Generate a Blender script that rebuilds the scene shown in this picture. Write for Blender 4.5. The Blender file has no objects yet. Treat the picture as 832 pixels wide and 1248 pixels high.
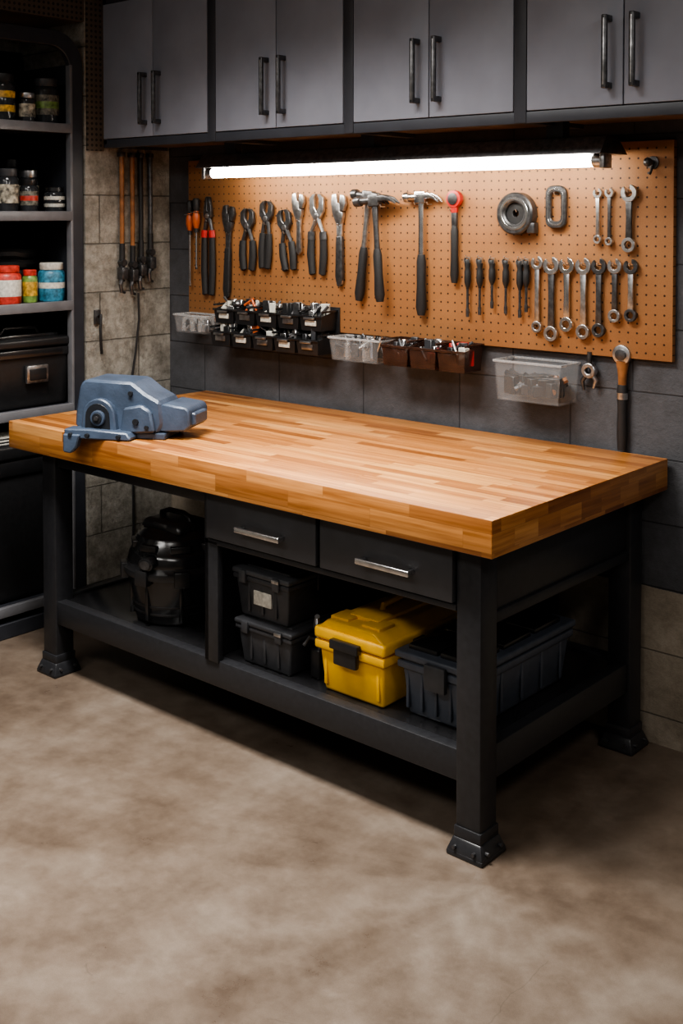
import bpy, bmesh, math, random
from mathutils import Matrix, Vector
random.seed(4)
R=math.radians
# ------------------------------------------------------------------ materials
def nodes(name):
    m=bpy.data.materials.new(name);m.use_nodes=True
    nt=m.node_tree;b=nt.nodes['Principled BSDF'];return m,nt,b
def N(nt,t,**k):
    n=nt.nodes.new(t)
    for a,v in k.items(): setattr(n,a,v)
    return n
def mth(nt,op,a,b=None,c=None):
    n=N(nt,'ShaderNodeMath',operation=op)
    for i,v in enumerate((a,b,c)):
        if v is None: continue
        if isinstance(v,(int,float)): n.inputs[i].default_value=v
        else: nt.links.new(v,n.inputs[i])
    return n.outputs[0]
def mixc(nt,f,a,b,bt='MIX'):
    n=N(nt,'ShaderNodeMix',data_type='RGBA',blend_type=bt)
    if isinstance(f,(int,float)): n.inputs[0].default_value=f
    else: nt.links.new(f,n.inputs[0])
    for i,v in ((6,a),(7,b)):
        if isinstance(v,tuple): n.inputs[i].default_value=(*v[:3],1)
        else: nt.links.new(v,n.inputs[i])
    return n.outputs[2]
def ramp(nt,f,stops):
    n=N(nt,'ShaderNodeValToRGB');nt.links.new(f,n.inputs[0])
    cr=n.color_ramp
    while len(cr.elements)<len(stops): cr.elements.new(.5)
    for e,(p,c) in zip(cr.elements,stops): e.position=p;e.color=(*c,1)
    return n.outputs[0]
def noise(nt,vec,scale,detail=3,rough=.5):
    n=N(nt,'ShaderNodeTexNoise');n.inputs['Scale'].default_value=scale;n.inputs['Detail'].default_value=detail;n.inputs['Roughness'].default_value=rough
    if vec is not None: nt.links.new(vec,n.inputs['Vector'])
    return n.outputs['Fac']
def bump(nt,b,h,st,dist=.005):
    n=N(nt,'ShaderNodeBump');n.inputs['Strength'].default_value=st;n.inputs['Distance'].default_value=dist
    nt.links.new(h,n.inputs['Height']);nt.links.new(n.outputs[0],b.inputs['Normal'])
def simple(name,col,rough=.5,metal=0,var=.12,bmp=0,scale=40,spec=.5,**kw):
    m,nt,b=nodes(name)
    tc=N(nt,'ShaderNodeTexCoord')
    f=noise(nt,tc.outputs['Object'],scale)
    c2=tuple(max(0,c*(1-var*2)) for c in col);c3=tuple(min(1,c*(1+var)) for c in col)
    nt.links.new(ramp(nt,f,[(.3,c2),(.7,c3)]),b.inputs['Base Color'])
    b.inputs['Roughness'].default_value=rough;b.inputs['Metallic'].default_value=metal
    b.inputs['Specular IOR Level'].default_value=spec
    if bmp: bump(nt,b,noise(nt,tc.outputs['Object'],scale*8,2),bmp,.002)
    for k,v in kw.items(): b.inputs[k].default_value=v
    return m
steel_dark=simple('powder_coated_black_steel',(.019,.0195,.022),.36,0,.1,.15,60)
drawer_m=simple('drawer_charcoal_paint',(.038,.039,.043),.42,0,.06,.1,20)
cab_m=simple('cabinet_grey_paint',(.25,.265,.315),.40,0,.05,.08,8)
case_m=simple('cabinet_case_charcoal',(.045,.048,.058),.45,0,.08,.05,10)
under_m=simple('cabinet_underside_warm_bounce',(.15,.09,.055),.55,0,.15,0,10)  # brown puts the warm light bounced off the pegboard into the colour
chrome=simple('chrome_steel',(.74,.74,.75),.24,1,.12,0,30)
brushed=simple('brushed_steel',(.6,.6,.61),.33,1,.2,0,60)
darkmetal=simple('gunmetal',(.12,.12,.125),.35,.8,.2,0,60)
black_pl=simple('black_plastic',(.014,.014,.015),.3,0,.1,.2,60)
black_rub=simple('black_rubber',(.016,.016,.017),.5,0,.1,.2,80)
black_gl=simple('black_gloss_plastic',(.012,.012,.013),.2,0,.1,0,20,spec=.7)
grey_pl=simple('dark_grey_plastic',(.037,.038,.042),.42,0,.1,.15,40)
lid_gr=simple('grey_lid_plastic',(.06,.062,.067),.4,0,.1,.15,40)
tote_m=simple('slate_tote_plastic',(.06,.069,.088),.4,0,.08,.15,40)
yellow=simple('yellow_plastic',(.80,.43,.012),.36,0,.05,.1,20)
red=simple('red_enamel',(.45,.03,.025),.35,0,.1,0,30)
orange=simple('orange_handle_plastic',(.42,.09,.025),.35,0,.1,0,30)
brownh=simple('varnished_wood_handle',(.28,.115,.04),.4,0,.25,0,25)
vise_m=simple('vise_blue_grey_enamel',(.052,.073,.112),.4,.1,.16,.35,14)
vise_d=simple('vise_bolts_and_recess_shade',(.012,.014,.018),.5,.2,.1,.1,18)  # dark colour stands in for shade in openings; bolts use it too
shelf_m=simple('shelf_charcoal_steel',(.026,.028,.035),.42,0,.1,.05,20)
shelf_lip=simple('shelf_lip_grey',(.14,.14,.15),.4,0,.08,.05,20)
label_w=simple('paper_label',(.55,.53,.47),.6,0,.15,0,90)
can_red=simple('red_tin',(.5,.05,.035),.4,0,.25,0,60)
can_blue=simple('teal_blue_tin',(.05,.2,.30),.4,0,.35,0,60)
can_green=simple('green_tin',(.16,.26,.06),.4,0,.3,0,60)
can_yel=simple('yellow_tin',(.6,.35,.05),.4,0,.35,0,60)
jar_dark=simple('dark_jar_glass',(.025,.027,.03),.15,0,.2,0,30)
tray_br=simple('smoked_brown_plastic',(.05,.022,.014),.28,0,.2,0,30,**{'Alpha':.7})
clear=simple('clear_plastic',(.5,.5,.5),.15,0,.05,0,30,**{'Alpha':.09})
clear_rim=simple('clear_plastic_rim',(.5,.5,.5),.2,0,.05,0,30,**{'Alpha':.42})
def tube_mat():
    m,nt,b=nodes('fluorescent_tube');b.inputs['Emission Color'].default_value=(1,.93,.82,1);b.inputs['Emission Strength'].default_value=39
    b.inputs['Base Color'].default_value=(.9,.9,.9,1);return m
tube_m=tube_mat()
def wood(name,ai,bi,L=.42,rh=.036,dk=1.0):
    m,nt,b=nodes(name)
    tc=N(nt,'ShaderNodeTexCoord');sp=N(nt,'ShaderNodeSeparateXYZ');nt.links.new(tc.outputs['Object'],sp.inputs[0])
    a=mth(nt,'ADD',sp.outputs[ai],5.0);c=mth(nt,'ADD',sp.outputs[bi],5.003)
    rowf=mth(nt,'DIVIDE',c,rh);row=mth(nt,'FLOOR',rowf)
    wn=N(nt,'ShaderNodeTexWhiteNoise',noise_dimensions='1D');nt.links.new(row,wn.inputs['W'])
    af=mth(nt,'ADD',mth(nt,'DIVIDE',a,L),mth(nt,'MULTIPLY',wn.outputs['Value'],7.3))
    cell=mth(nt,'FLOOR',af)
    cv=N(nt,'ShaderNodeCombineXYZ');nt.links.new(row,cv.inputs[0]);nt.links.new(cell,cv.inputs[1])
    w2=N(nt,'ShaderNodeTexWhiteNoise',noise_dimensions='2D');nt.links.new(cv.outputs[0],w2.inputs['Vector'])
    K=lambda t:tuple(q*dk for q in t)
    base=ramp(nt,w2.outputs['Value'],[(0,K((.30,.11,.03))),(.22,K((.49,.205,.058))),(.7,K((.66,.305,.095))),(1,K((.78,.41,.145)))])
    g=N(nt,'ShaderNodeCombineXYZ')
    nt.links.new(mth(nt,'MULTIPLY',a,3.0),g.inputs[0]);nt.links.new(mth(nt,'MULTIPLY',c,75.0),g.inputs[1]);nt.links.new(mth(nt,'MULTIPLY',w2.outputs['Value'],40.0),g.inputs[2])
    gn=noise(nt,g.outputs[0],1.0,4,.6)
    gcol=ramp(nt,gn,[(.3,(.50,.40,.31)),(.62,(1,1,1))])
    c1=mixc(nt,.88,base,gcol,'MULTIPLY')
    big=noise(nt,tc.outputs['Object'],1.8,3)
    c1=mixc(nt,.5,c1,ramp(nt,big,[(.35,(.70,.60,.52)),(.6,(1,1,1))]),'MULTIPLY')
    fr=mth(nt,'FRACT',rowf);fr2=mth(nt,'FRACT',af)
    l1=mth(nt,'LESS_THAN',fr,.035);l2=mth(nt,'LESS_THAN',fr2,.004)
    ln=mth(nt,'MAXIMUM',l1,l2)
    c2=mixc(nt,mth(nt,'MULTIPLY',ln,.5),c1,(.18,.075,.025))
    nt.links.new(c2,b.inputs['Base Color']);b.inputs['Roughness'].default_value=.3
    bump(nt,b,gn,.12,.001)
    return m
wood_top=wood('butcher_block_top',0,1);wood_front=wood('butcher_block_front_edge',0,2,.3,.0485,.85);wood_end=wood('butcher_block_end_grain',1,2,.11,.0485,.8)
def peg_mat(name,c1,c2,hole,pitch=.03,rad=.0034,ai=0,bi=2):
    m,nt,b=nodes(name)
    tc=N(nt,'ShaderNodeTexCoord');sp=N(nt,'ShaderNodeSeparateXYZ');nt.links.new(tc.outputs['Object'],sp.inputs[0])
    u=mth(nt,'SUBTRACT',mth(nt,'FRACT',mth(nt,'DIVIDE',mth(nt,'ADD',sp.outputs[ai],9.0),pitch)),.5)
    v=mth(nt,'SUBTRACT',mth(nt,'FRACT',mth(nt,'DIVIDE',mth(nt,'ADD',sp.outputs[bi],9.0),pitch)),.5)
    d=mth(nt,'SQRT',mth(nt,'ADD',mth(nt,'MULTIPLY',u,u),mth(nt,'MULTIPLY',v,v)))
    h=mth(nt,'LESS_THAN',d,rad/pitch)
    n=noise(nt,tc.outputs['Object'],6,4);n2=noise(nt,tc.outputs['Object'],220,2)
    c=mixc(nt,.4,ramp(nt,n,[(.3,c2),(.7,c1)]),ramp(nt,n2,[(.3,c2),(.7,c1)]))
    nt.links.new(mixc(nt,h,c,hole),b.inputs['Base Color']);b.inputs['Roughness'].default_value=.6
    bump(nt,b,mth(nt,'SUBTRACT',1.0,h),.6,.004)
    return m
peg_m=peg_mat('pegboard_brown_hardboard',(.34,.158,.06),(.25,.108,.038),(.03,.012,.005))
mesh_m=peg_mat('dark_perforated_panel',(.08,.064,.048),(.06,.047,.035),(.006,.006,.006),.022,.006,1,2)
def block(name,ai,bi,ca,cb,mort,off=(0,0),raw=None,rawz=.5,bw=.40,bh=.20,rgh=.75,bst=.5,stain=.5):
    m,nt,b=nodes(name)
    tc=N(nt,'ShaderNodeTexCoord');sp=N(nt,'ShaderNodeSeparateXYZ');nt.links.new(tc.outputs['Object'],sp.inputs[0])
    cv=N(nt,'ShaderNodeCombineXYZ')
    nt.links.new(mth(nt,'ADD',sp.outputs[ai],8+off[0]),cv.inputs[0]);nt.links.new(mth(nt,'ADD',sp.outputs[bi],off[1]),cv.inputs[1])
    br=N(nt,'ShaderNodeTexBrick');nt.links.new(cv.outputs[0],br.inputs['Vector'])
    br.inputs['Scale'].default_value=1;br.inputs['Brick Width'].default_value=bw;br.inputs['Row Height'].default_value=bh
    br.inputs['Mortar Size'].default_value=.0032;br.inputs['Mortar Smooth'].default_value=.5;br.inputs['Bias'].default_value=0
    br.inputs['Color1'].default_value=(*ca,1);br.inputs['Color2'].default_value=(*cb,1);br.inputs['Mortar'].default_value=(*mort,1)
    n1=noise(nt,tc.outputs['Object'],4,7,.68);n2=noise(nt,tc.outputs['Object'],90,4,.7);n4=noise(nt,tc.outputs['Object'],18,7,.78)
    col=mixc(nt,stain,br.outputs['Color'],ramp(nt,n1,[(.32,(.42,.40,.37)),(.62,(1,1,1))]),'MULTIPLY')
    col=mixc(nt,stain*.85,col,ramp(nt,n4,[(.38,(.45,.43,.4)),(.6,(1,1,1))]),'MULTIPLY')
    if raw:
        rc=mixc(nt,.7,raw,ramp(nt,n1,[(.3,(.4,.37,.33)),(.65,(1,1,1))]),'MULTIPLY')
        rc=mixc(nt,.6,rc,ramp(nt,n4,[(.35,(.5,.47,.44)),(.6,(1,1,1))]),'MULTIPLY')
        rc=mixc(nt,mth(nt,'MULTIPLY',br.outputs['Fac'],.6),rc,(.05,.045,.04))
        edge=mth(nt,'ADD',sp.outputs[2],mth(nt,'MULTIPLY',n1,.03))
        col=mixc(nt,mth(nt,'LESS_THAN',edge,rawz),col,rc)
    nt.links.new(col,b.inputs['Base Color']);b.inputs['Roughness'].default_value=rgh
    h=mth(nt,'ADD',mth(nt,'MULTIPLY',mth(nt,'SUBTRACT',1.0,br.outputs['Fac']),1.0),mth(nt,'ADD',mth(nt,'MULTIPLY',n2,.45),mth(nt,'MULTIPLY',n4,.5)))
    bump(nt,b,h,bst,.008)
    return m
wall_m=block('painted_grey_block',0,2,(.072,.074,.083),(.08,.082,.091),(.034,.034,.039),(.05,-.09),raw=(.36,.31,.245),rawz=.5,bst=.6,stain=.5,bw=.44,bh=.20)
conc_m=block('raw_concrete_block',1,2,(.42,.40,.355),(.37,.35,.31),(.20,.19,.165),(.0,.08),bst=1.0,stain=1.0)
room_m=block('garage_wall_block',0,2,(.3,.29,.28),(.32,.31,.3),(.2,.2,.2))
room_m2=block('garage_side_wall_block',1,2,(.3,.29,.28),(.32,.31,.3),(.2,.2,.2))
def floor_mat():
    m,nt,b=nodes('stained_concrete_floor')
    tc=N(nt,'ShaderNodeTexCoord');o=tc.outputs['Object']
    n0=noise(nt,o,.8,4,.55);n1=noise(nt,o,3.0,10,.66);n2=noise(nt,o,13,8,.72);n3=noise(nt,o,380,2,.6)
    c=ramp(nt,n1,[(.32,(.112,.084,.064)),(.5,(.178,.140,.110)),(.66,(.235,.194,.158))])
    c=mixc(nt,.6,c,ramp(nt,n0,[(.35,(.60,.53,.46)),(.62,(1,1,1))]),'MULTIPLY')
    c=mixc(nt,.45,c,ramp(nt,n2,[(.38,(.60,.56,.52)),(.60,(1.0,1,1))]),'MULTIPLY')
    c=mixc(nt,.3,c,ramp(nt,n3,[(.35,(.55,.55,.55)),(.6,(1,1,1))]),'MULTIPLY')
    vo=N(nt,'ShaderNodeTexVoronoi',feature='DISTANCE_TO_EDGE');vo.inputs['Scale'].default_value=.75
    wv=N(nt,'ShaderNodeMix',data_type='VECTOR');wv.inputs[0].default_value=.12
    nz=N(nt,'ShaderNodeTexNoise');nz.inputs['Scale'].default_value=4;nz.inputs['Detail'].default_value=5;nt.links.new(o,nz.inputs['Vector'])
    nt.links.new(o,wv.inputs[4]);nt.links.new(nz.outputs['Color'],wv.inputs[5]);nt.links.new(wv.outputs[1],vo.inputs['Vector'])
    cr=mth(nt,'MULTIPLY',mth(nt,'LESS_THAN',vo.outputs['Distance'],.001),mth(nt,'GREATER_THAN',n0,.55))
    c=mixc(nt,mth(nt,'MULTIPLY',cr,.25),c,(.05,.04,.03))
    nt.links.new(c,b.inputs['Base Color'])
    rr=N(nt,'ShaderNodeMapRange');nt.links.new(n1,rr.inputs[0]);rr.inputs[1].default_value=.3;rr.inputs[2].default_value=.7;rr.inputs[3].default_value=.25;rr.inputs[4].default_value=.42
    nt.links.new(rr.outputs[0],b.inputs['Roughness'])
    bump(nt,b,mth(nt,'ADD',n2,mth(nt,'MULTIPLY',n3,.2)),.04,.003)
    return m
floor_m=floor_mat()
ceil_m=simple('ceiling_paint',(.4,.39,.37),.8,0,.05,0,5)

# ------------------------------------------------------------------ mesh builder
class MB:
    def __init__(s,name,loc=(0,0,0),rot=(0,0,0),parent=None,scale=1):
        s.name=name;s.bm=bmesh.new();s.mats=[];s.loc=loc;s.rot=rot;s.parent=parent;s.M=Matrix.Scale(scale,4)
    def mi(s,m):
        if m not in s.mats: s.mats.append(m)
        return s.mats.index(m)
    def _take(s,t,mat,bev=0,seg=2,M=None,ang=30):
        if bev>0:
            bmesh.ops.recalc_face_normals(t,faces=t.faces)
            ed=[e for e in t.edges if len(e.link_faces)==2 and e.calc_face_angle(0)>R(ang)]
            bmesh.ops.bevel(t,geom=ed,offset=bev,segments=seg,profile=.5,affect='EDGES',clamp_overlap=True)
        bmesh.ops.recalc_face_normals(t,faces=t.faces)
        i=s.mi(mat)
        for f in t.faces: f.material_index=i;f.smooth=True
        bmesh.ops.transform(t,matrix=(s.M@M) if M is not None else s.M,verts=t.verts)
        me=bpy.data.meshes.new('t');t.to_mesh(me);t.free();s.bm.from_mesh(me);bpy.data.meshes.remove(me)
    def box(s,x0,x1,y0,y1,z0,z1,mat,bev=.002,seg=2,taper=None,rot=None):
        t=bmesh.new();bmesh.ops.create_cube(t,size=1)
        c=Vector(((x0+x1)/2,(y0+y1)/2,(z0+z1)/2))
        for v in t.verts:
            k=taper if (taper and v.co.z<0) else (1,1)
            v.co=Vector((v.co.x*(x1-x0)*k[0],v.co.y*(y1-y0)*k[1],v.co.z*(z1-z0)))
        M=Matrix.Translation(c)
        if rot: M=M@Matrix.Rotation(rot[1],4,rot[0])
        s._take(t,mat,bev,seg,M)
    def cyl(s,p0,p1,r0,mat,r1=None,n=20,bev=0):
        p0=Vector(p0);p1=Vector(p1);d=p1-p0;r1=r0 if r1 is None else r1
        t=bmesh.new();bmesh.ops.create_cone(t,cap_ends=True,segments=n,radius1=r0,radius2=r1,depth=d.length)
        M=Matrix.Translation((p0+p1)/2)@d.to_track_quat('Z','Y').to_matrix().to_4x4()
        s._take(t,mat,bev,2,M,50)
    def lathe(s,prof,mat,o=(0,0,0),n=28,M=None,sx=1,sy=1):
        t=bmesh.new();rows=[]
        for r,z in prof:
            if r<1e-5: rows.append([t.verts.new((0,0,z))])
            else: rows.append([t.verts.new((r*sx*math.cos(2*math.pi*i/n),r*sy*math.sin(2*math.pi*i/n),z)) for i in range(n)])
        for a,b in zip(rows,rows[1:]):
            for i in range(n):
                j=(i+1)%n
                if len(a)==1 and len(b)==1: continue
                if len(a)==1: t.faces.new((a[0],b[i],b[j]))
                elif len(b)==1: t.faces.new((a[i],a[j],b[0]))
                else: t.faces.new((a[i],a[j],b[j],b[i]))
        MM=Matrix.Translation(o)
        if M is not None: MM=MM@M
        s._take(t,mat,0,0,MM)
    def prism(s,pts,y0,y1,mat,bev=0,seg=2,M=None,ang=30):
        """polygon in local XZ extruded along Y"""
        t=bmesh.new()
        a=[t.verts.new((x,y0,z)) for x,z in pts];b=[t.verts.new((x,y1,z)) for x,z in pts];n=len(pts)
        t.faces.new(a);t.faces.new(b[::-1])
        for i in range(n): t.faces.new((a[i],b[i],b[(i+1)%n],a[(i+1)%n]))
        s._take(t,mat,bev,seg,M,ang)
    def ring(s,outer,inner,y0,y1,mat,bev=0,M=None):
        t=bmesh.new();n=len(outer)
        A=[t.verts.new((x,y0,z)) for x,z in outer];B=[t.verts.new((x,y1,z)) for x,z in outer]
        C=[t.verts.new((x,y0,z)) for x,z in inner];D=[t.verts.new((x,y1,z)) for x,z in inner]
        for i in range(n):
            j=(i+1)%n
            t.faces.new((A[i],A[j],C[j],C[i]));t.faces.new((B[i],D[i],D[j],B[j]))
            t.faces.new((A[i],B[i],B[j],A[j]));t.faces.new((C[i],C[j],D[j],D[i]))
        s._take(t,mat,bev,1,M)
    def tube(s,pts,r,mat,n=10,closed=False,flat=1.0):
        pts=[Vector(p) for p in pts];t=bmesh.new();rows=[];k=len(pts)
        rr=r if isinstance(r,(list,tuple)) else [r]*k
        up=None
        for i,p in enumerate(pts):
            if closed: d=pts[(i+1)%k]-pts[i-1]
            else: d=pts[min(i+1,k-1)]-pts[max(i-1,0)]
            d.normalize()
            if up is None:
                up=d.orthogonal().normalized() if abs(d.y)>.8 else Vector((0,1,0))
            a=d.cross(up).normalized();b=a.cross(d).normalized();up=b
            rows.append([t.verts.new(p+a*math.cos(2*math.pi*j/n)*rr[i]+b*math.sin(2*math.pi*j/n)*rr[i]*flat) for j in range(n)])
        for i in range(k if closed else k-1):
            A=rows[i];B=rows[(i+1)%k]
            for j in range(n): t.faces.new((A[j],A[(j+1)%n],B[(j+1)%n],B[j]))
        if not closed: t.faces.new(rows[0]);t.faces.new(rows[-1][::-1])
        s._take(t,mat)
    def sphere(s,c,r,mat,sc=(1,1,1)):
        t=bmesh.new();bmesh.ops.create_uvsphere(t,u_segments=16,v_segments=10,radius=r)
        s._take(t,mat,0,0,Matrix.Translation(c)@Matrix.Diagonal((*sc,1)))
    def done(s,ang=38):
        me=bpy.data.meshes.new(s.name);s.bm.to_mesh(me);s.bm.free()
        for m in s.mats: me.materials.append(m)
        me.set_sharp_from_angle(angle=R(ang))
        o=bpy.data.objects.new(s.name,me);bpy.context.collection.objects.link(o)
        o.location=s.loc;o.rotation_euler=s.rot
        if s.parent: o.parent=s.parent
        return o
def empty(name,loc=(0,0,0)):
    e=bpy.data.objects.new(name,None);e.location=loc;e.empty_display_size=.1;bpy.context.collection.objects.link(e);return e
def circ(cx,cz,r,n=24):
    return [(cx+r*math.cos(2*math.pi*i/n),cz+r*math.sin(2*math.pi*i/n)) for i in range(n)]
def rrect(x0,x1,z0,z1,r,n=5):
    o=[]
    for cx,cz,a in ((x1-r,z1-r,0),(x0+r,z1-r,90),(x0+r,z0+r,180),(x1-r,z0+r,270)):
        for i in range(n+1): o.append((cx+r*math.cos(R(a+90*i/n)),cz+r*math.sin(R(a+90*i/n))))
    return o

# ------------------------------------------------------------------ room
YW=.972;XL=-2.335
def room(name,x0,x1,y0,y1,z0,z1,m):
    b=MB(name);b.box(x0,x1,y0,y1,z0,z1,m,0);return b.done()
room('floor',-2.9,3.2,-4.6,1.07,-.1,0,floor_m)
room('ceiling',-2.9,3.2,-4.6,1.07,2.95,3.05,ceil_m)
room('wall_back',-2.9,3.2,YW,YW+.1,0,2.95,wall_m)
room('wall_left',-2.9,-2.8,-4.6,YW,0,2.95,conc_m)
room('wall_pier',-2.8,XL,.53,YW,0,2.95,conc_m)
room('wall_bulkhead',-2.8,XL,-4.6,.53,2.42,2.95,mesh_m)
room('wall_right',3.1,3.2,-4.6,YW,0,2.95,room_m2)
room('wall_front',-2.8,3.1,-4.6,-4.5,0,2.95,room_m)
b=MB('perforated_panel');b.box(XL,XL+.008,.535,.619,1.9,2.949,mesh_m,.001);b.done()

# ------------------------------------------------------------------ workbench
H=.9;T=.0955;L=2.0786;W=.9518;UB=H-T
wb=empty('workbench',(0,0,0))
t=MB('butcher_block_top',parent=wb)
t.box(-L,0,0,W,UB,H,wood_top,.003,2)
t.bm.normal_update()
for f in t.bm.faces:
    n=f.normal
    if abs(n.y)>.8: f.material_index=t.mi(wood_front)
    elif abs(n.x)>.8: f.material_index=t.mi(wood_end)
t.done()
f=MB('steel_frame',parent=wb)
LX=((-1.965,-1.888),(-.150,-.074));LY=((.062,.138),(.86,.935))
for (x0,x1) in LX:
    for (y0,y1) in LY:
        f.box(x0,x1,y0,y1,.02,UB,steel_dark,.005)
        cx,cy=(x0+x1)/2,(y0+y1)/2
        f.box(x0-.004,x1+.004,y0-.004,y1+.004,.045,.075,steel_dark,.004)
        tb=bmesh.new();bmesh.ops.create_cube(tb,size=1)
        for v in tb.verts:
            k=.086 if v.co.z>0 else .112
            v.co=Vector((v.co.x*k,v.co.y*k,v.co.z*.035))
        f._take(tb,steel_dark,.004,2,Matrix.Translation((cx,cy,.0275+.002)))
        f.box(cx-.056,cx+.056,cy-.056,cy+.056,0,.014,steel_dark,.004)
        for sx in(-1,1):
            f.cyl((cx+sx*.03,cy-.06,.026),(cx+sx*.03,cy-.05,.026),.005,darkmetal,n=8)
            f.cyl((cx+.05,cy+sx*.03,.026),(cx+.06,cy+sx*.03,.026),.005,darkmetal,n=8)
f.box(-1.89,-.145,.068,.108,.185,.268,steel_dark,.004)
f.box(-1.89,-.145,.89,.93,.185,.268,steel_dark,.004)
f.box(-.12,-.082,.135,.862,.185,.275,steel_dark,.004)
f.box(-1.96,-1.92,.135,.862,.185,.268,steel_dark,.004)
f.box(-1.925,-.115,.1,.895,.24,.262,black_gl,.002)
f.box(-1.89,-1.09,.072,.105,.748,UB,steel_dark,.003)
f.box(-.10,-.088,.135,.862,.6,UB,steel_dark,.003)
f.box(-.115,-.08,.135,.862,.592,.622,steel_dark,.003)
f.box(-1.955,-1.94,.135,.862,.72,UB,steel_dark,.003)
f.box(-1.89,-.15,.895,.925,.70,UB,steel_dark,.003)
f.box(-.40,-.36,.885,.925,.262,.72,steel_dark,.003)
f.box(-1.3,-1.26,.885,.925,.262,.72,steel_dark,.003)
f.box(-1.105,-1.085,.062,.75,.262,UB,steel_dark,.003)
f.box(-1.105,-1.045,.062,.085,.262,.64,steel_dark,.003)
f.box(-1.105,-.151,.062,.75,.628,.645,steel_dark,.002)
f.box(-1.105,-.151,.06,.08,.79,UB,steel_dark,.002)
f.box(-1.09,-.151,.735,.75,.64,UB,steel_dark,.002)
f.done()
def drawer(x0,x1,nm):
    d=MB(nm,parent=wb)
    d.box(x0,x1,.05,.072,.65,.795,drawer_m,.003)
    d.box(x0+.02,x1-.02,.072,.6,.66,.665,steel_dark,.001)
    for xx in (x0+.02,x1-.03): d.box(xx,xx+.01,.072,.6,.66,.77,steel_dark,.001)
    d.box(x0+.02,x1-.02,.59,.6,.66,.77,steel_dark,.001)
    c=(x0+x1)/2+.02;z=.708;hw=.092
    d.box(c-hw,c+hw,.016,.026,z-.008,z+.008,chrome,.003,3)
    for sx in(-1,1):
        d.box(c+sx*(hw-.012)-.008,c+sx*(hw-.012)+.008,.02,.051,z-.007,z+.007,chrome,.003)
    d.done()
drawer(-1.083,-.627,'drawer_left');drawer(-.612,-.154,'drawer_right')

# ------------------------------------------------------------------ wall cabinets
wc=empty('wall_cabinets')
CX=-2.333;CW=.677;YC=.622;ZB=1.929;ZT=2.54
c=MB('carcass',parent=wc)
c.box(CX,1.05,YC+.018,YW-.001,ZB,ZB+.02,under_m,0)
c.box(CX,1.05,YC,YC+.02,ZB-.016,ZB+.018,case_m,.002)
c.box(CX,1.05,YC,YW-.001,ZT-.02,ZT,case_m,.002)
c.box(CX,1.05,YW-.012,YW-.001,ZB,ZT,case_m,0)
c.box(CX,CX+.02,YC,YW-.001,ZB,ZT,case_m,.001)
c.box(CX,1.05,YC,YC+.02,ZT-.04,ZT,case_m,.001)
for i in range(6):
    x=-2.353+CW*i
    c.box(max(CX,x-.021),x+.021,YC-.003,YW-.01,ZB-.014,ZT,case_m,.001)
c.done()
for i in range(5):
    x0=-2.353+CW*i+.022;x1=-2.353+CW*(i+1)-.022;mx=(x0+x1)/2
    d=MB('door_pair_%d'%(i+1),parent=wc)
    d.box(x0+.002,mx-.002,YC-.004,YC+.014,ZB+.021,ZT-.042,cab_m,.002)
    d.box(mx+.002,x1-.002,YC-.004,YC+.014,ZB+.021,ZT-.042,cab_m,.002)
    for s in(-1,1):
        hx=mx+s*.042;z0,z1=1.995,2.20
        d.box(hx-.008,hx+.008,YC-.042,YC-.030,z0,z1,darkmetal,.003,3)
        d.box(hx-.008,hx+.008,YC-.036,YC-.003,z0,z0+.018,darkmetal,.003)
        d.box(hx-.008,hx+.008,YC-.036,YC-.003,z1-.018,z1,darkmetal,.003)
        d.box(hx-.0025,hx+.0025,YC-.0435,YC-.0415,z0+.01,z1-.01,brushed,.0005)
    d.done()

# ------------------------------------------------------------------ under cabinet light
l=MB('under_cabinet_light')
x0,x1=-1.865,-.13
Mx=Matrix(((0,1,0,0),(1,0,0,0),(0,0,1,0),(0,0,0,1)))
def xprism(b,pts,x0,x1,mat,bev=0): b.prism(pts,x0,x1,mat,bev,2,Mx)
xprism(l,[(.72,1.823),(.89,1.823),(.87,1.84),(.83,1.875),(.76,1.875)],x0-.02,x1+.02,darkmetal,.002)
for xx in(-1.75,-1.05,-.3): l.box(xx-.03,xx+.03,.78,.82,1.87,1.9285,case_m,.002)
l.cyl((x0+.03,.775,1.803),(x1-.03,.775,1.803),.0185,tube_m,n=20)
l.cyl((x0,.775,1.803),(x0+.03,.775,1.803),.02,brushed,n=20)
l.cyl((x1-.03,.775,1.803),(x1,.775,1.803),.02,brushed,n=20)
for xx in(x0-.015,x1-.0): l.box(xx,xx+.016,.75,.80,1.78,1.83,brushed,.003)
l.done()

# ------------------------------------------------------------------ pegboard
YP=.95
p=MB('pegboard');p.box(-2.185,.012,YP,YW-.001,1.195,1.868,peg_m,.002);p.done()
def hook(b,x,z,y=0):
    b.tube([(x,.0,z),(x,-.012,z),(x,-.024,z+.001),(x,-.028,z+.008)],.0025,brushed,8)
def arcpts(cx,cz,r,a0,a1,n=12): return [(cx+r*math.cos(R(a0+(a1-a0)*i/n)),cz+r*math.sin(R(a0+(a1-a0)*i/n))) for i in range(n+1)]
def wrench_open(x,z,Ln,w,mat,mat2=None,nm='combination_wrench',ry=0):
    b=MB(nm,(x,YP-.001,z),(0,R(ry),0))
    r=w/2
    g=25
    outer=arcpts(0,-r,r,90+g+15,450-g+15,18)
    inn=arcpts(0,-r,r*.48,450-g+5,90+g+25,8)
    b.prism(outer+inn,-.019,-.007,mat,.0012,1)
    b.prism([(-w*.2,-r*1.8),(w*.2,-r*1.8),(w*.17,-Ln*.5),(w*.2,-Ln+r*1.4),(-w*.2,-Ln+r*1.4),(-w*.17,-Ln*.5)],-.017,-.009,mat2 or mat,.0018,2)
    rr=r*.85
    b.ring(circ(0,-Ln+rr,rr,20),circ(0,-Ln+rr,rr*.55,20),-.02,-.006,mat,.001)
    hook(b,0,-r*.9)
    return b.done()
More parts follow.
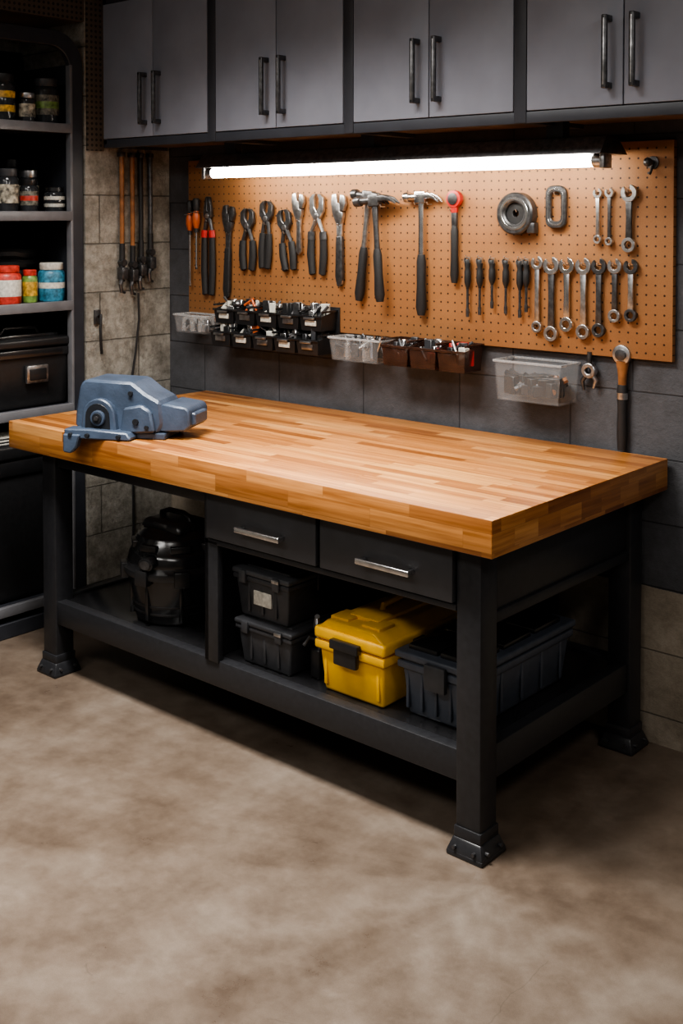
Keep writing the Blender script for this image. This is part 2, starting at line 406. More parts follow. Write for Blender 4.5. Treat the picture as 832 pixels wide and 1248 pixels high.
def nutdriver(x,z,Ln,hm,nm='nut_driver'):
    b=MB(nm,(x,YP-.001,z))
    y=-.016
    b.lathe([(0,0),(.008,-.001),(.011,-.006),(.011,-Ln*.1),(.0085,-Ln*.16),(.0115,-Ln*.22),(.0115,-Ln*.4),(.008,-Ln*.47),(.0055,-Ln*.5),(.0055,-Ln*.52)][::-1],hm,(0,y,0),14)
    b.cyl((0,y,-Ln*.5),(0,y,-Ln*.97),.0045,darkmetal,n=10)
    b.cyl((0,y,-Ln*.86),(0,y,-Ln),.0065,darkmetal,r1=.0055,n=6)
    b.ring(circ(0,-.006,.013,14),circ(0,-.006,.010,14),-.022,-.012,brushed)
    hook(b,0,.004)
    return b.done()
def screwdriver(x,z,Ln,hm,nm='screwdriver'):
    b=MB(nm,(x,YP-.001,z));y=-.022
    b.lathe([(0,0),(.011,-.001),(.016,-.01),(.015,-.04),(.011,-.055)][::-1],black_rub,(0,y,0),16)
    b.lathe([(.011,-.055),(.0165,-.075),(.017,-.1),(.011,-.125),(.007,-.13),(0,-.13)][::-1],hm,(0,y,0),16)
    b.cyl((0,y,-.128),(0,y,-.145),.010,black_rub,n=12)
    b.cyl((0,y,-.14),(0,y,-Ln+.01),.0045,chrome,n=10);b.box(-.006,.006,y-.0015,y+.0015,-Ln,-Ln+.014,chrome,.0005)
    hook(b,0,-.045);b.tube([(-.018,-.002,-.06),(-.018,-.035,-.06),(.018,-.035,-.06),(.018,-.002,-.06)],.002,brushed,6)
    return b.done()
def pliers(x,z,Ln,hm,spread=.035,jaw=.05,nm='pliers',hook_jaw=False,ry=0,k=1.25,jm=None,tip=None):
    b=MB(nm,(x,YP-.001,z),(0,R(ry),0));y=-.014;jm=jm or darkmetal
    pz=-jaw
    for s in(-1,1):
        if hook_jaw:
            P=[(s*.002,0),(s*.012,-.001),(s*.022,-.016),(s*.022,-jaw*.8),(s*.01,-jaw-.012),(-s*.008,-jaw-.006),(-s*.003,-jaw+.01),(s*.007,-jaw*.6),(s*.008,-.018)]
        else:
            P=[(s*.001,0),(s*.007,-.002),(s*.014,-jaw*.6),(s*.015,-jaw-.004),(s*.004,-jaw-.016),(-s*.008,-jaw-.006),(s*.001,-jaw*.7)]
        b.prism([(px*k,pz_) for px,pz_ in P],y-.007,y+.007,jm,.0015,1)
        pts=[(s*.006,y,pz-.006),(s*.014,y,pz-.03),(s*spread*.5,y,pz-.06),(s*spread*.55,y,-Ln*.75),(s*spread*.42,y,-Ln+.004),(s*spread*.40,y,-Ln)]
        b.tube(pts[:3],[.009,.008,.007],jm,8)
        b.tube(pts[2:],[.009*k,.0105*k,.0095*k,.006*k],hm,10,flat=.75)
        if tip: b.tube([pts[2],(s*spread*.53,y,pz-.09)],[.0098*k,.0105*k],tip,10,flat=.76)
    b.cyl((0,y-.010,pz),(0,y+.009,pz),.011,brushed,n=16,bev=.001)
    hook(b,0,-jaw-.024)
    return b.done()
def adj_wrench(x,z,Ln,w,mat,grip=None,nm='adjustable_wrench',ry=0):
    b=MB(nm,(x,YP-.001,z),(0,R(ry),0))
    k=w
    b.prism([(-k*.5,-.0),(-k*.2,0.004),(-k*.12,-k*.45),(k*.05,-k*.5),(k*.05,-k*.95),(k*.32,-k*1.0),(k*.3,-k*1.25),(k*.16,-k*1.7),(-k*.2,-k*1.7),(-k*.5,-k*1.0),(-k*.58,-k*.5)],-.022,-.006,mat,.002,2)
    b.prism([(k*.1,.0),(k*.4,-.004),(k*.5,-k*.5),(k*.34,-k*.92),(k*.08,-k*.9),(k*.08,-k*.5),(k*.02,-k*.42)],-.021,-.007,mat,.002,2)
    b.cyl((k*.08,-.014,-k*1.12),(k*.3,-.014,-k*1.12),.006,brushed,n=12)
    b.prism([(-k*.22,-k*1.6),(k*.2,-k*1.6),(k*.16,-Ln*.55),(k*.23,-Ln+.012),(0,-Ln),(-k*.23,-Ln+.012),(-k*.17,-Ln*.55)],-.019,-.009,mat,.002,2)
    if grip: b.prism([(-k*.22,-Ln*.45),(k*.22,-Ln*.45),(k*.28,-Ln*.9),(k*.12,-Ln),(-k*.12,-Ln),(-k*.28,-Ln*.9)],-.023,-.005,grip,.005,3)
    hook(b,0,-k*1.75)
    return b.done()
def hammer(x,z,Ln,hw,headm,gripm,shaft,ry=0,dy=0,nm='claw_hammer',mirror=1):
    b=MB(nm,(x,YP-.001-dy,z),(0,R(ry),0));m=mirror;y=-.022
    b.cyl((-m*hw*.48,y,-.012),(-m*hw*.34,y,-.012),.019,headm,n=20,bev=.002)
    b.cyl((-m*hw*.37,y,-.012),(-m*hw*.10,y,-.012),.0125,headm,r1=.014,n=18)
    b.box(-.023,.023,y-.014,y+.014,-.034,.008,headm,.004,2)
    for s in(-1,1):
        b.tube([(m*.012,y+s*.006,-.008),(m*hw*.25,y+s*.008,-.006),(m*hw*.42,y+s*.011,-.014),(m*hw*.55,y+s*.012,-.03)],[.013,.011,.008,.003],headm,8,flat=.7)
    b.tube([(0,y,-.02),(0,y,-Ln*.3),(0,y,-Ln*.55)],[.0125,.0105,.0115],shaft,12,flat=.85)
    b.tube([(0,y,-Ln*.5),(0,y,-Ln*.56),(0,y,-Ln*.75),(0,y,-Ln*.93),(0,y,-Ln)],[.0135,.018,.017,.0205,.014],gripm,14,flat=.85)
    hook(b,-.028,-.038);hook(b,.028,-.038)
    return b.done()
def ratchet(x,z,Ln,hm,body,grip,nm='ratchet_wrench',r=.022):
    b=MB(nm,(x,YP-.001,z))
    b.cyl((0,-.006,-r),(0,-.028,-r),r,body,n=24,bev=.003);b.cyl((0,-.028,-r),(0,-.032,-r),r*.68,hm,n=20,bev=.001)
    b.prism([(-.014,-r*1.6),(.014,-r*1.6),(.012,-r*2.6),(-.012,-r*2.6)],-.024,-.01,body,.003,2)
    b.prism([(-.012,-r*2.5),(.012,-r*2.5),(.010,-Ln*.45),(-.010,-Ln*.45)],-.023,-.011,hm,.003,2)
    b.tube([(0,-.017,-Ln*.38),(0,-.017,-Ln*.44),(0,-.017,-Ln*.7),(0,-.017,-Ln*.92),(0,-.017,-Ln)],[.01,.0145,.0135,.016,.011],grip,14,flat=.8)
    hook(b,-.014,-r*2.4)
    return b.done()
screwdriver(-2.15,1.70,.36,orange);screwdriver(-2.11,1.71,.30,orange)
pliers(-2.045,1.715,.41,black_rub,.045,.08,k=1.6,tip=red)
adj_wrench(-1.915,1.675,.38,.066,darkmetal,black_rub,'pipe_wrench',3)
pliers(-1.81,1.665,.25,black_rub,.055,.07,'locking_pliers',True,k=1.7)
pliers(-1.70,1.695,.27,black_rub,.035,.07,'groove_joint_pliers',True,ry=3,k=1.6)
pliers(-1.61,1.66,.24,black_rub,.05,.07,'slip_joint_pliers',True,ry=-8,k=1.6)
adj_wrench(-1.525,1.72,.235,.06,brushed)
pliers(-1.43,1.72,.31,black_rub,.06,.085,'lineman_pliers',True,k=1.6,jm=brushed,tip=darkmetal)
adj_wrench(-1.315,1.715,.345,.066,brushed,darkmetal,ry=0)
hammer(-1.165,1.72,.40,.16,darkmetal,black_rub,brushed,ry=7,nm='claw_hammer')
hammer(-1.115,1.705,.38,.19,darkmetal,black_rub,darkmetal,ry=-4,dy=.03,nm='claw_hammer')
hammer(-.925,1.715,.43,.15,chrome,black_rub,chrome,ry=0,nm='claw_hammer')
ratchet(-.785,1.725,.32,darkmetal,red,black_rub,r=.03)
b=MB('tape_measure_reel',(-.53,YP-.001,1.645))
b.ring(circ(0,0,.070,32),circ(0,0,.036,32),-.04,0,darkmetal,.005)
b.ring(circ(0,0,.055,32),circ(0,0,.045,32),-.042,-.038,chrome,.001);b.ring(circ(0,0,.036,24),circ(0,0,.012,24),-.028,-.006,black_rub,.001)
b.box(.045,.075,-.034,-.006,-.065,-.03,darkmetal,.004);hook(b,0,.006);b.done()
b=MB('carabiner_shackle',(-.385,YP-.001,1.67))
o=rrect(-.038,.038,-.072,.065,.026);i_=rrect(-.019,.019,-.05,.045,.014)
b.ring(o,i_,-.02,-.006,darkmetal,.003);b.ring(rrect(-.03,.03,-.064,.058,.024),rrect(-.026,.026,-.058,.052,.02),-.0215,-.019,chrome,.0005);hook(b,0,.036);b.done()
wrench_open(-.235,1.725,.175,.032,brushed,nm='ignition_wrench');wrench_open(-.195,1.725,.18,.03,brushed,darkmetal,nm='ignition_wrench')
wrench_open(-.128,1.735,.21,.054,brushed,darkmetal)
b=MB('wall_knob_hook',(-.055,YP-.001,1.80));b.cyl((0,0,0),(0,-.006,0),.02,darkmetal,n=18,bev=.001);b.cyl((0,-.005,0),(0,-.03,0),.008,darkmetal,n=12);b.sphere((0,-.036,0),.014,darkmetal);b.tube([(0,-.006,-.01),(0,-.02,-.035),(0,-.032,-.032)],.004,darkmetal,8);b.done()
for x,e in((-.73,.2),(-.68,.19),(-.63,.165),(-.575,.18),(-.52,.19)): nutdriver(x,1.49,e,black_rub)
nutdriver(-.495,1.49,.17,black_rub)
for x,e,w,m1,m2 in((-.455,.25,.044,brushed,None),(-.402,.275,.058,brushed,darkmetal),(-.345,.24,.055,chrome,None),(-.285,.26,.055,brushed,None),(-.23,.25,.052,darkmetal,darkmetal),(-.175,.2,.048,brushed,darkmetal),(-.12,.195,.048,darkmetal,brushed)):
    wrench_open(x,1.505,e,w,m1,m2)

# bins ------------------------------------------------------------------------
def open_bin(b,x0,x1,y0,y1,z0,z1,mat,rim=None,th=.003,tp=.9,lowfront=0):
    cx,cy=(x0+x1)/2,(y0+y1)/2
    def fr(z): 
        k=tp+(1-tp)*(z-z0)/(z1-z0);return (x0-cx)*k+cx,(x1-cx)*k+cx,(y0-cy)*k+cy,(y1-cy)*k+cy
    t=bmesh.new()
    def loop(z,ins):
        a,bb,c,d=fr(z);zf=z-(lowfront if z>z0+.02 else 0);return [t.verts.new(v) for v in((a+ins,c+ins,zf),(bb-ins,c+ins,zf),(bb-ins,d-ins,z),(a+ins,d-ins,z))]
    o0=loop(z0,0);o1=loop(z1,0);i1=loop(z1,th);i0=loop(z0+th,th)
    t.faces.new(o0[::-1]);t.faces.new(i0)
    for A,B in((o0,o1),(o1,i1),(i1,i0)):
        for i in range(4):
            j=(i+1)%4;t.faces.new((A[i],A[j],B[j],B[i]))
    b._take(t,mat,.0008,1)
    if rim:
        r=.004
        b.box(x0-r,x1+r,y0-r,y0+.002,z1-lowfront-.006,z1-lowfront+.002,rim,.001);b.box(x0-r,x1+r,y1-.002,y1,z1-.006,z1+.002,rim,.001)
        b.box(x0-r,x0+.002,y0,y1,z1-.006,z1+.002,rim,.001);b.box(x1-.002,x1+r,y0,y1,z1-.006,z1+.002,rim,.001)
def fill(b,x0,x1,y0,y1,z,n,mats,s=.012,h=.02):
    for _ in range(n):
        x=random.uniform(x0,x1);y=random.uniform(y0,y1);m=random.choice(mats);q=random.random()
        dx=s*random.uniform(.5,1.3)
        if q<.5:
            a=random.uniform(0,3.14);ll=dx*1.5
            b.cyl((x-math.cos(a)*ll,y-math.sin(a)*ll*.5,z+random.uniform(0,h*.5)),(x+math.cos(a)*ll,y+math.sin(a)*ll*.5,z+random.uniform(h*.4,h)),s*.35,m,n=8)
        else:
            b.box(x-dx,x+dx,y-dx*.6,y+dx*.6,z-.006,z+random.uniform(.3,1)*h,m,.002,1,rot=('Z',random.uniform(-.6,.6)))
mixm=[brushed,chrome,darkmetal,black_rub,grey_pl]
b=MB('clear_parts_bin');open_bin(b,-2.165,-1.965,.85,YP-.001,1.15,1.225,clear,clear_rim)
for xx in(-2.12,-2.07,-2.02): b.box(xx-.001,xx+.001,.856,.944,1.156,1.215,clear_rim,0)
fill(b,-2.14,-1.99,.87,.935,1.165,34,mixm+[black_rub,darkmetal],.014,.045);b.done()
b=MB('parts_organizer')
for r_ in range(2):
    z0=1.115+r_*.088
    for i in range(5):
        x0=-1.925+i*.119;y0=.835+r_*.02
        open_bin(b,x0,x0+.113,y0,YP-.004,z0,z0+.075,black_pl,black_gl,.003,.88,lowfront=.018)
        fill(b,x0+.02,x0+.095,y0+.03,.93,z0+.045,16,mixm+([orange,label_w] if i==1 else [label_w,brownh] if i==4 else [brushed,label_w]),.015,.058)
        b.box(x0+.03,x0+.085,y0-.001,y0+.004,z0+.02,z0+.04,label_w if (r_+i)%2 else brushed,.001)
        b.box(x0+.03,x0+.083,y0-.012,y0-.004,z0+.044,z0+.052,brushed,.001)
b.box(-1.93,-1.325,YP-.005,YP-.001,1.11,1.29,black_pl,.001);b.done()
b=MB('clear_parts_tray');open_bin(b,-1.295,-1.055,.85,YP-.001,1.105,1.19,clear,clear_rim);fill(b,-1.27,-1.08,.87,.93,1.125,50,mixm+[black_rub,darkmetal],.016,.075)
for xx in(-1.215,-1.135): b.box(xx-.001,xx+.001,.856,.944,1.11,1.185,clear_rim,0)
b.done()
for i in range(3):
    x0=-1.035+i*.122
    b=MB('brown_parts_tray');open_bin(b,x0,x0+.116,.84,YP-.001,1.108,1.2,tray_br,tray_br,lowfront=.02);fill(b,x0+.02,x0+.096,.87,.93,1.135,24,mixm+[red if i else darkmetal,label_w],.015,.075);b.done()
b=MB('clear_storage_box');open_bin(b,-.565,-.315,.85,YW-.002,1.035,1.165,clear,clear_rim,.003,.92);fill(b,-.52,-.36,.885,.935,1.06,80,[darkmetal,black_rub,brownh,black_rub,black_pl],.028,.06);b.done()
def wall_hang(nm,x,z):
    return MB(nm,(x,YW-.001,z))
b=wall_hang('basin_wrench',-.268,1.215)
b.box(-.016,.016,-.02,0,-.02,.0,darkmetal,.003);b.tube([(0,-.022,-.01),(0,-.022,-.06)],.008,darkmetal,10)
b.ring(circ(0,-.07,.024,20),circ(0,-.07,.011,20),-.034,-.012,brushed,.002)
b.tube([(-.012,-.022,-.085),(-.026,-.022,-.105),(-.02,-.022,-.135)],[.009,.008,.004],darkmetal,8);b.tube([(.012,-.022,-.085),(.022,-.022,-.1),(.014,-.022,-.125)],[.009,.008,.004],brushed,8)
b.done()
b=wall_hang('long_ratchet_handle',-.155,1.235)
b.cyl((0,-.006,-.03),(0,-.03,-.03),.031,brushed,n=24,bev=.004);b.cyl((0,-.03,-.03),(0,-.036,-.03),.018,darkmetal,n=20,bev=.001)
b.box(-.01,.01,-.012,0,-.035,-.025,darkmetal,.001)
b.tube([(0,-.018,-.05),(0,-.018,-.09),(0,-.018,-.13)],[.022,.015,.013],brownh,14,flat=.8)
b.tube([(0,-.018,-.125),(0,-.018,-.14),(0,-.018,-.2),(0,-.018,-.28),(0,-.018,-.33)],[.015,.0175,.015,.017,.014],black_rub,14,flat=.85)
b.tube([(0,-.018,-.15),(0,-.018,-.17)],[.018,.0178],brushed,14,flat=.85);b.done()

# ------------------------------------------------------------------ vise
v=MB('bench_vise',(-1.655,-.035,H),(0,0,R(26)),scale=.86)
D=.18
v.prism([(.04,.022),(.0,.035),(.004,.10),(.022,.20),(.045,.222),(.24,.218),(.30,.175),(.36,.145),(.37,.06),(.35,.022)],.03,.03+D,vise_m,.010,1,ang=10)
v.prism([(.34,.03),(.345,.12),(.365,.138),(.46,.126),(.475,.11),(.475,.052),(.455,.036),(.38,.03)],.04,.03+D+.02,vise_m,.006,1,ang=12)
v.prism([(.46,.05),(.49,.058),(.49,.1),(.46,.108)],.07,.19,vise_m,.004,1)
v.prism([(.20,.02),(.215,.12),(.29,.135),(.33,.11),(.345,.03)],.008,.035,vise_m,.008,1)
arch=[(.04,.02)]+arcpts(.115,.085,.068,180,0,10)+[(.19,.02)]
v.prism(arch,.002,.035,vise_m,.005,1)
rec_shade=[(.06,.028)]+arcpts(.113,.085,.05,180,0,10)+[(.166,.028)]
v.prism(rec_shade,-.002,.004,vise_d,.001,1)  # raised dark plate, shade of the arch opening put into its colour
v.cyl((.118,-.014,.080),(.118,.03,.080),.030,vise_m,n=28,bev=.004);v.cyl((.118,-.018,.080),(.118,-.011,.080),.020,vise_d,n=24,bev=.001);v.cyl((.118,-.024,.080),(.118,-.016,.080),.009,darkmetal,n=16,bev=.001)
v.box(.04,.38,.03,.03+D,0.001,.026,vise_m,.005,2)
v.prism([(-.012,.002),(-.012,.038),(.10,.04),(.25,.032),(.268,.010),(.26,.002)],-.035,.035,vise_m,.005,1)
v.prism([(-.012,.02),(-.012,-.05),(.02,-.055),(.045,-.03),(.06,.02)],-.045,-.008,vise_m,.005,1)
for x_ in(.02,.09,.22): v.cyl((x_,-.05,.018),(x_,-.033,.018),.008,vise_d,n=12,bev=.001)
v.cyl((.27,.0,.07),(.27,.012,.07),.012,vise_d,n=16)
v.cyl((.315,.0,.05),(.315,.012,.05),.008,vise_d,n=16)
v.cyl((.24,.02,.175),(.24,.032,.175),.009,vise_d,n=16)
v.done(22)

# ------------------------------------------------------------------ shelf contents under bench
ZD=.2625
b=MB('shop_vacuum',(-1.49,.28,ZD))
KZ=.87
b.M=Matrix.Diagonal((1.17,1.17,KZ,1))
BM=b.M.copy()
b.lathe([(0,0),(.105,0),(.118,.008),(.124,.04),(.130,.10),(.137,.16),(.139,.19)],black_gl,n=44)
for zz,rr_ in((.045,.127),(.075,.130)): b.lathe([(rr_-.006,zz-.007),(rr_,zz-.003),(rr_,zz+.003),(rr_-.006,zz+.007)],black_pl,n=44)
b.lathe([(.139,.182),(.153,.186),(.157,.198),(.155,.212),(.148,.218),(.14,.235)],black_pl,n=44)
b.lathe([(.14,.218),(.143,.232),(.138,.262),(.131,.278),(.128,.281),(.116,.322),(.112,.33),(.107,.332),(.094,.35),(.07,.358),(0,.36)],black_gl,n=44)
b.box(-.08,.08,-.058,.058,.345,.385,black_pl,.016,3,taper=(1.15,1.2))
for a in range(0,360,45):
    M=Matrix.Rotation(R(a+10),4,'Z');b.M=BM@M
    b.box(-.022,.022,-.163,-.138,.165,.225,black_pl,.004);b.box(-.03,.03,-.130,-.10,.285,.312,black_pl,.004)
    b.box(-.006,.006,-.136,-.12,.02,.17,black_gl,.003)
b.M=BM
b.tube([(-.065,0,.37),(-.06,0,.395),(-.03,0,.408),(.03,0,.408),(.06,0,.395),(.065,0,.37)],.010,black_pl,12)
b.cyl((.03,-.10,.255),(.045,-.155,.25),.028,black_pl,r1=.025,n=20,bev=.003);b.cyl((.0455,-.156,.25),(.046,-.158,.25),.017,darkmetal,n=18)
b.box(-.03,.03,-.064,-.058,.352,.376,darkmetal,.002)
b.done()
def lidded_bin(nm,x0,x1,y0,y1,z0,z1,bm_,lm,lip=.008,lab=False,rot=0):
    cx,cy=(x0+x1)/2,(y0+y1)/2
    b=MB(nm,(cx,cy,z0),(0,0,rot));w,d,h=(x1-x0)/2,(y1-y0)/2,z1-z0
    b.box(-w,w,-d,d,0,h*.86,bm_,.008,3,taper=(.86,.92))
    for i in range(-1,2): b.box(i*w*.5-.006,i*w*.5+.006,-d*.985,-d*.94,h*.12,h*.7,bm_,.003)
    b.box(-w-lip*.6,w+lip*.6,-d-lip*.6,d+lip*.6,h*.74,h*.84,bm_,.004)
    b.box(-w-lip,w+lip,-d-lip,d+lip,h*.85,h*.96,lm,.006,3)
    b.box(-w*.8,w*.8,-d*.8,d*.8,h*.93,h,lm,.005,2)
    b.box(w+lip-.004,w+lip+.008,-d*.25,d*.25,h*.6,h*.95,black_pl,.004,2)
    for s in(-1,1): b.box(s*w*.62-w*.12,s*w*.62+w*.12,-d-lip-.006,-d-lip+.004,h*.7,h*.95,lm,.003)
    b.box(w*.5,w*.75,-d-lip-.008,-d-lip-.004,h*.86,h*.93,brushed,.001)
    if lab: b.box(-w*.3,w*.35,-d*.965-.004,-d*.9,h*.3,h*.58,label_w,.001)
    return b.done()
lidded_bin('storage_bin',-1.02,-.79,.12,.40,ZD,ZD+.142,grey_pl,grey_pl,lab=False)
lidded_bin('storage_bin',-1.035,-.805,.125,.43,ZD+.143,ZD+.298,grey_pl,lid_gr,lab=True)
b=MB('spray_gun',(-.742,.2,ZD))
b.box(-.02,.02,-.03,.05,0,.09,black_pl,.008,3);b.tube([(0,0,.08),(.0,-.01,.13),(.012,-.03,.17),(.03,-.05,.2)],[.014,.013,.012,.008],brushed,10);b.tube([(0,.01,.1),(-.02,-.03,.12),(-.025,-.05,.1)],.006,darkmetal,8);b.done()
# yellow toolbox
b=MB('yellow_toolbox',(-.563,.365,ZD));w,d=.122,.24
b.box(-w,w,-d,d,0,.155,yellow,.01,3,taper=(.9,.94))
b.box(-w-.008,w+.008,-d-.008,d+.008,.125,.15,yellow,.005,2)
b.box(-w-.01,w+.01,-d-.01,d+.01,.154,.188,yellow,.009,3)
xs=[(-w-.004,.183),(-w+.035,.214),(w-.035,.214),(w+.004,.183)]
b.prism(xs,-d-.002,d+.002,yellow,.008,3)
b.box(-w*.45,w*.45,-d*.75,d*.75,.207,.224,yellow,.006,2)
b.box(-w*.75,-w*.2,-d+.02,-d+.09,.206,.220,yellow,.003);b.box(w*.2,w*.75,-d+.02,-d+.09,.206,.220,yellow,.003)
b.tube([(0,-.1,.21),(0,-.09,.236),(0,0,.242),(0,.09,.236),(0,.1,.21)],.009,yellow,10)
b.box(-.045,.04,-d-.024,-d-.006,.10,.165,black_pl,.005,2);b.box(-.055,.05,-d-.03,-d-.01,.145,.172,black_pl,.004,2)
for s in(-1,1): b.box(s*w*.8-.006,s*w*.8+.006,-d*.985,-d*.93,.02,.12,yellow,.004)
b.box(w+.004,w+.018,-.12,-.07,.12,.175,black_pl,.004)
b.box(w+.004,w+.018,.08,.13,.12,.175,black_pl,.004)
b.done()
# slate tote
b=MB('slate_tote',(-.286,.41,ZD));w,d,h=.118,.258,.2
b.box(-w,w,-d,d,0,h*.82,tote_m,.01,3,taper=(.86,.93))
b.box(-w-.006,w+.006,-d-.006,d+.006,h*.66,h*.76,tote_m,.004)
b.box(-w-.012,w+.012,-d-.012,d+.012,h*.8,h*.9,tote_m,.006,3)
for i in range(3):
    for j in range(2):
        y0=-d*.92+i*d*.62;x0=-w*.9+j*w*.92
        b.box(x0,x0+w*.85,y0,y0+d*.56,h*.86,h*.97,black_gl,.006,2)
for i in(-.9,-.45,0,.45,.9): b.box(i*w*.9-.005,i*w*.9+.005,-d*.985,-d*.94,.02,h*.66,tote_m,.003)
for i in(-.8,-.4,0,.4,.8): b.box(w*.93,w*.985,i*d-.006,i*d+.006,.02,h*.66,tote_m,.003)
b.box(-.02,.05,-d-.024,-d-.006,h*.5,h*.85,grey_pl,.005,2);b.done()

# ------------------------------------------------------------------ left shelving unit
sh=empty('steel_shelving_unit')
XS=XL-.002;SY0,SY1=-.78,.522
s=MB('shelf_frame',parent=sh)
def archpoly(y0,y1,z0,z1,r,n=8):
    o=[(y1,z0)]+[(y1-r+r*math.cos(R(90*i/n)),z1-r+r*math.sin(R(90*i/n))) for i in range(n+1)]+[(y0+r+r*math.cos(R(90+90*i/n)),z1-r+r*math.sin(R(90+90*i/n))) for i in range(n+1)]+[(y0,z0)];return o
s.ring(archpoly(SY0,SY1,0,2.37,.13),archpoly(SY0+.06,SY1-.06,.06,2.31,.09),XS-.03,XS,shelf_m,.003,Mx)
s.box(XS-.43,XS-.02,SY1-.02,SY1-.002,0,2.25,shelf_m,.002)
s.box(XS-.43,XS-.02,SY0+.002,SY0+.02,0,2.25,shelf_m,.002)
s.box(XS-.44,XS-.42,SY0,SY1-.002,0,2.33,shelf_m,.002)
s.box(XS-.03,XS+.0015,SY1-.062,SY1-.05,.06,2.24,shelf_lip,.002)
for z in(2.0,1.65,1.29,.875,.12):
    s.box(XS-.42,XS-.01,SY0+.02,SY1-.02,z-.03,z,shelf_m,.002)
    s.box(XS-.02,XS+.004,SY0+.06,SY1-.055,z-.034,z+.004,shelf_lip,.003)
s.done()
def yv(px): return .19+.0039*px
def jar(nm,y,z,r,h,body,lid,lab=None,x=XS-.12,stripe=None):
    b=MB(nm,(x,y,z+.001))
    b.lathe([(0,0),(r*.94,0),(r,.006),(r,h*.72),(r*.93,h*.78),(r*.8,h*.82),(r*.8,h*.84)],body,n=24)
    b.lathe([(r*.86,h*.82),(r*.88,h*.83),(r*.88,h*.98),(r*.8,h),(0,h)],lid,n=24)
    if lab: b.lathe([(r*1.005,h*.2),(r*1.01,h*.21),(r*1.01,h*.62),(r*1.005,h*.63)],lab,n=24)
    if stripe: b.lathe([(r*1.012,h*.34),(r*1.018,h*.35),(r*1.018,h*.48),(r*1.012,h*.49)],stripe,n=24)
    return b.done()
lab_dim=simple('aged_label',(.16,.15,.12),.6,0,.5,0,60)
lab_mul=simple('printed_label',(.4,.36,.28),.6,0,.6,0,45)
jar('dark_jar',yv(6),2.0,.045,.19,jar_dark,black_pl,can_yel,x=XS-.09,stripe=jar_dark)
jar('dark_jar',yv(30),2.0,.032,.12,jar_dark,brushed,lab_mul,x=XS-.07)
jar('dark_jar',yv(56),2.0,.052,.185,jar_dark,grey_pl,lab_dim,x=XS-.09,stripe=can_green)
jar('dark_jar',yv(30),2.0,.045,.20,jar_dark,black_pl,lab_dim,XS-.27)
jar('dark_jar',yv(64),2.0,.036,.15,grey_pl,black_pl,None,XS-.30)
jar('storage_jar',yv(10),1.65,.042,.17,jar_dark,grey_pl,lab_mul,x=XS-.09)
jar('storage_jar',yv(33),1.65,.036,.13,jar_dark,black_pl,lab_dim,stripe=can_red,x=XS-.08)
jar('storage_jar',yv(50),1.65,.04,.17,jar_dark,brushed,lab_mul,XS-.18)
jar('storage_jar',yv(64),1.65,.042,.10,jar_dark,black_pl,label_w,XS-.08,stripe=jar_dark)
jar('storage_jar',yv(52),1.65,.048,.22,jar_dark,black_pl,lab_mul,XS-.32)
jar('storage_jar',yv(16),1.65,.05,.22,grey_pl,black_pl,None,XS-.30)
jar('paint_can',yv(8),1.29,.056,.15,can_red,can_red,label_w,x=XS-.09)
jar('spice_tin',yv(35),1.29,.03,.13,can_green,can_red,can_yel,x=XS-.09)
jar('paint_can',yv(61),1.29,.054,.155,can_blue,label_w,can_blue,x=XS-.09,stripe=label_w)
b=MB('cable_coil',(XS-.28,yv(45),1.291))
for k in range(5): b.tube([(.08*math.cos(R(a)),.1*math.sin(R(a)),.022+.042*k) for a in range(0,360,20)],.022,black_rub,8,closed=True)
b.done()
b=MB('black_tote',(XS-.18,.31,.876));
b.box(-.15,.15,-.2,.17,0,.24,black_pl,.012,3,taper=(.9,.93));b.box(-.158,.158,-.208,.178,.2,.235,black_gl,.006,2);b.box(-.162,.162,-.212,.182,.24,.275,black_pl,.01,3);b.box(-.12,.12,-.16,.13,.27,.29,black_gl,.006,2)
b.box(.15,.166,-.05,.05,.10,.17,brushed,.004);b.box(.158,.17,-.038,.038,.112,.158,black_pl,.003)
b.tube([(.05,-.1,.285),(.05,-.08,.31),(.05,.06,.31),(.05,.08,.285)],.008,black_pl,8);b.done()
b=MB('large_black_bin',(XS-.2,.18,.121))
b.box(-.17,.17,-.34,.28,0,.56,black_pl,.02,3,taper=(.9,.93));b.box(-.18,.18,-.35,.29,.5,.56,black_gl,.008,2);b.box(-.185,.185,-.355,.295,.565,.62,black_pl,.012,3);b.done()
b=MB('paper_stack',(XS-.15,.24,.742))
for k in range(6): b.box(-.12,.12,-.12,.1,k*.006,k*.006+.005,label_w if k%2 else grey_pl,.001,rot=('Z',random.uniform(-.08,.08)))
b.done()

# ------------------------------------------------------------------ bar clamps on pier
def bar_clamp(y,z1,z0,hm):
    b=MB('bar_clamp',(XL+.001,y,0))
    b.box(0,.03,-.012,.012,z1-.02,z1,darkmetal,.003)
    b.tube([(.018,0,z1-.005),(.018,0,(z0+z1)/2),(.018,0,z0+.08)],[.0105,.010,.009],hm,10)
    b.tube([(.018,0,z0+.2),(.018,0,z0+.04)],.012,black_rub,10)
    b.box(.002,.04,-.016,.016,z0+.05,z0+.1,darkmetal,.005,2)
    b.tube([(.02,0,z0+.06),(.03,-.02,z0+.03),(.028,-.012,z0),(.02,.01,z0-.005)],[.01,.009,.008,.006],darkmetal,8)
    b.cyl((.005,0,z0+.12),(.035,0,z0+.12),.014,darkmetal,n=14);return b.done()
bar_clamp(.70,1.9,1.32,brownh);bar_clamp(.755,1.9,1.31,brownh);bar_clamp(.80,1.9,1.33,black_rub);bar_clamp(.85,1.9,1.36,darkmetal)
b=MB('hanging_cord',(0,0,0))
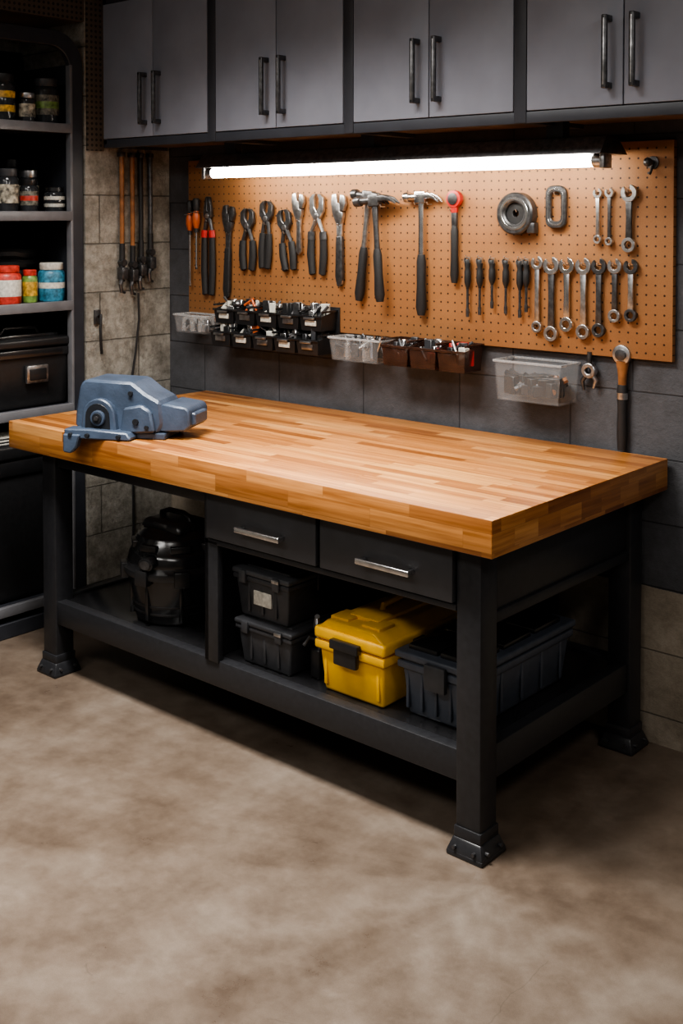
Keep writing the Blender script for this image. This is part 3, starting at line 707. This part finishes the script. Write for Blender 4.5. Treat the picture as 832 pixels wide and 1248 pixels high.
b.tube([(XL+.03,.775,1.31),(XL+.028,.78,1.2),(XL+.02,.765,1.05),(XL+.014,.74,.9),(XL+.014,.75,.7),(XL+.014,.755,.4),(XL+.014,.75,.05)],.005,black_rub,8);b.done()
b=MB('tool_hook',(XL+.001,.58,1.22));b.tube([(0,0,0),(.03,.0,.01),(.04,-.01,-.05),(.03,.0,-.12),(.02,.01,-.15)],.006,black_rub,8);b.box(0,.012,-.015,.015,-.03,.03,darkmetal,.003);b.done()

# ------------------------------------------------------------------ lights
def area(name,loc,rot,sx,sy,p,col,spread=180):
    ld=bpy.data.lights.new(name,'AREA');ld.shape='RECTANGLE';ld.size=sx;ld.size_y=sy;ld.energy=p;ld.color=col;ld.spread=R(spread)
    o=bpy.data.objects.new(name,ld);bpy.context.collection.objects.link(o);o.location=loc;o.rotation_euler=rot;return o
pm=simple('added_lamp_housing_white',(.6,.6,.6),.5)
for i,(x,y,sx,sy,p,spd) in enumerate(((-.9,-.62,1.4,.45,96,120),(.6,-2.6,1.6,.6,40,180),(-1.4,-2.9,1.2,.5,38,180),(2.2,-.9,.5,1.2,32,180))):  # unseen ceiling lamps, added to light floor, bench and cabinet fronts
    b=MB('added_ceiling_lamp',(x,y,2.9));b.box(-sx/2-.03,sx/2+.03,-sy/2-.03,sy/2+.03,0,.049,pm,.004);b.done()
    area('added_ceiling_fill',(x,y,2.893),(0,0,0),sx,sy,p,(1,.965,.92),spd)
w=bpy.data.worlds.new('world');bpy.context.scene.world=w;w.use_nodes=True
w.node_tree.nodes['Background'].inputs[0].default_value=(.5,.5,.55,1);w.node_tree.nodes['Background'].inputs[1].default_value=.1

# ------------------------------------------------------------------ camera
cd=bpy.data.cameras.new('camera');cam=bpy.data.objects.new('camera',cd);bpy.context.collection.objects.link(cam)
cam.location=(1.5737,-2.3445,1.6465);cam.rotation_euler=(math.pi/2-.0316,0,.7156)
cd.sensor_fit='HORIZONTAL';cd.sensor_width=36;cd.lens=36*1418.87/832;cd.shift_x=-7.2/832;cd.shift_y=-319.5/832
cd.clip_start=.05
bpy.context.scene.camera=cam
try:
    bpy.context.scene.view_settings.look='AgX - Medium High Contrast'
except Exception as e: print(e)
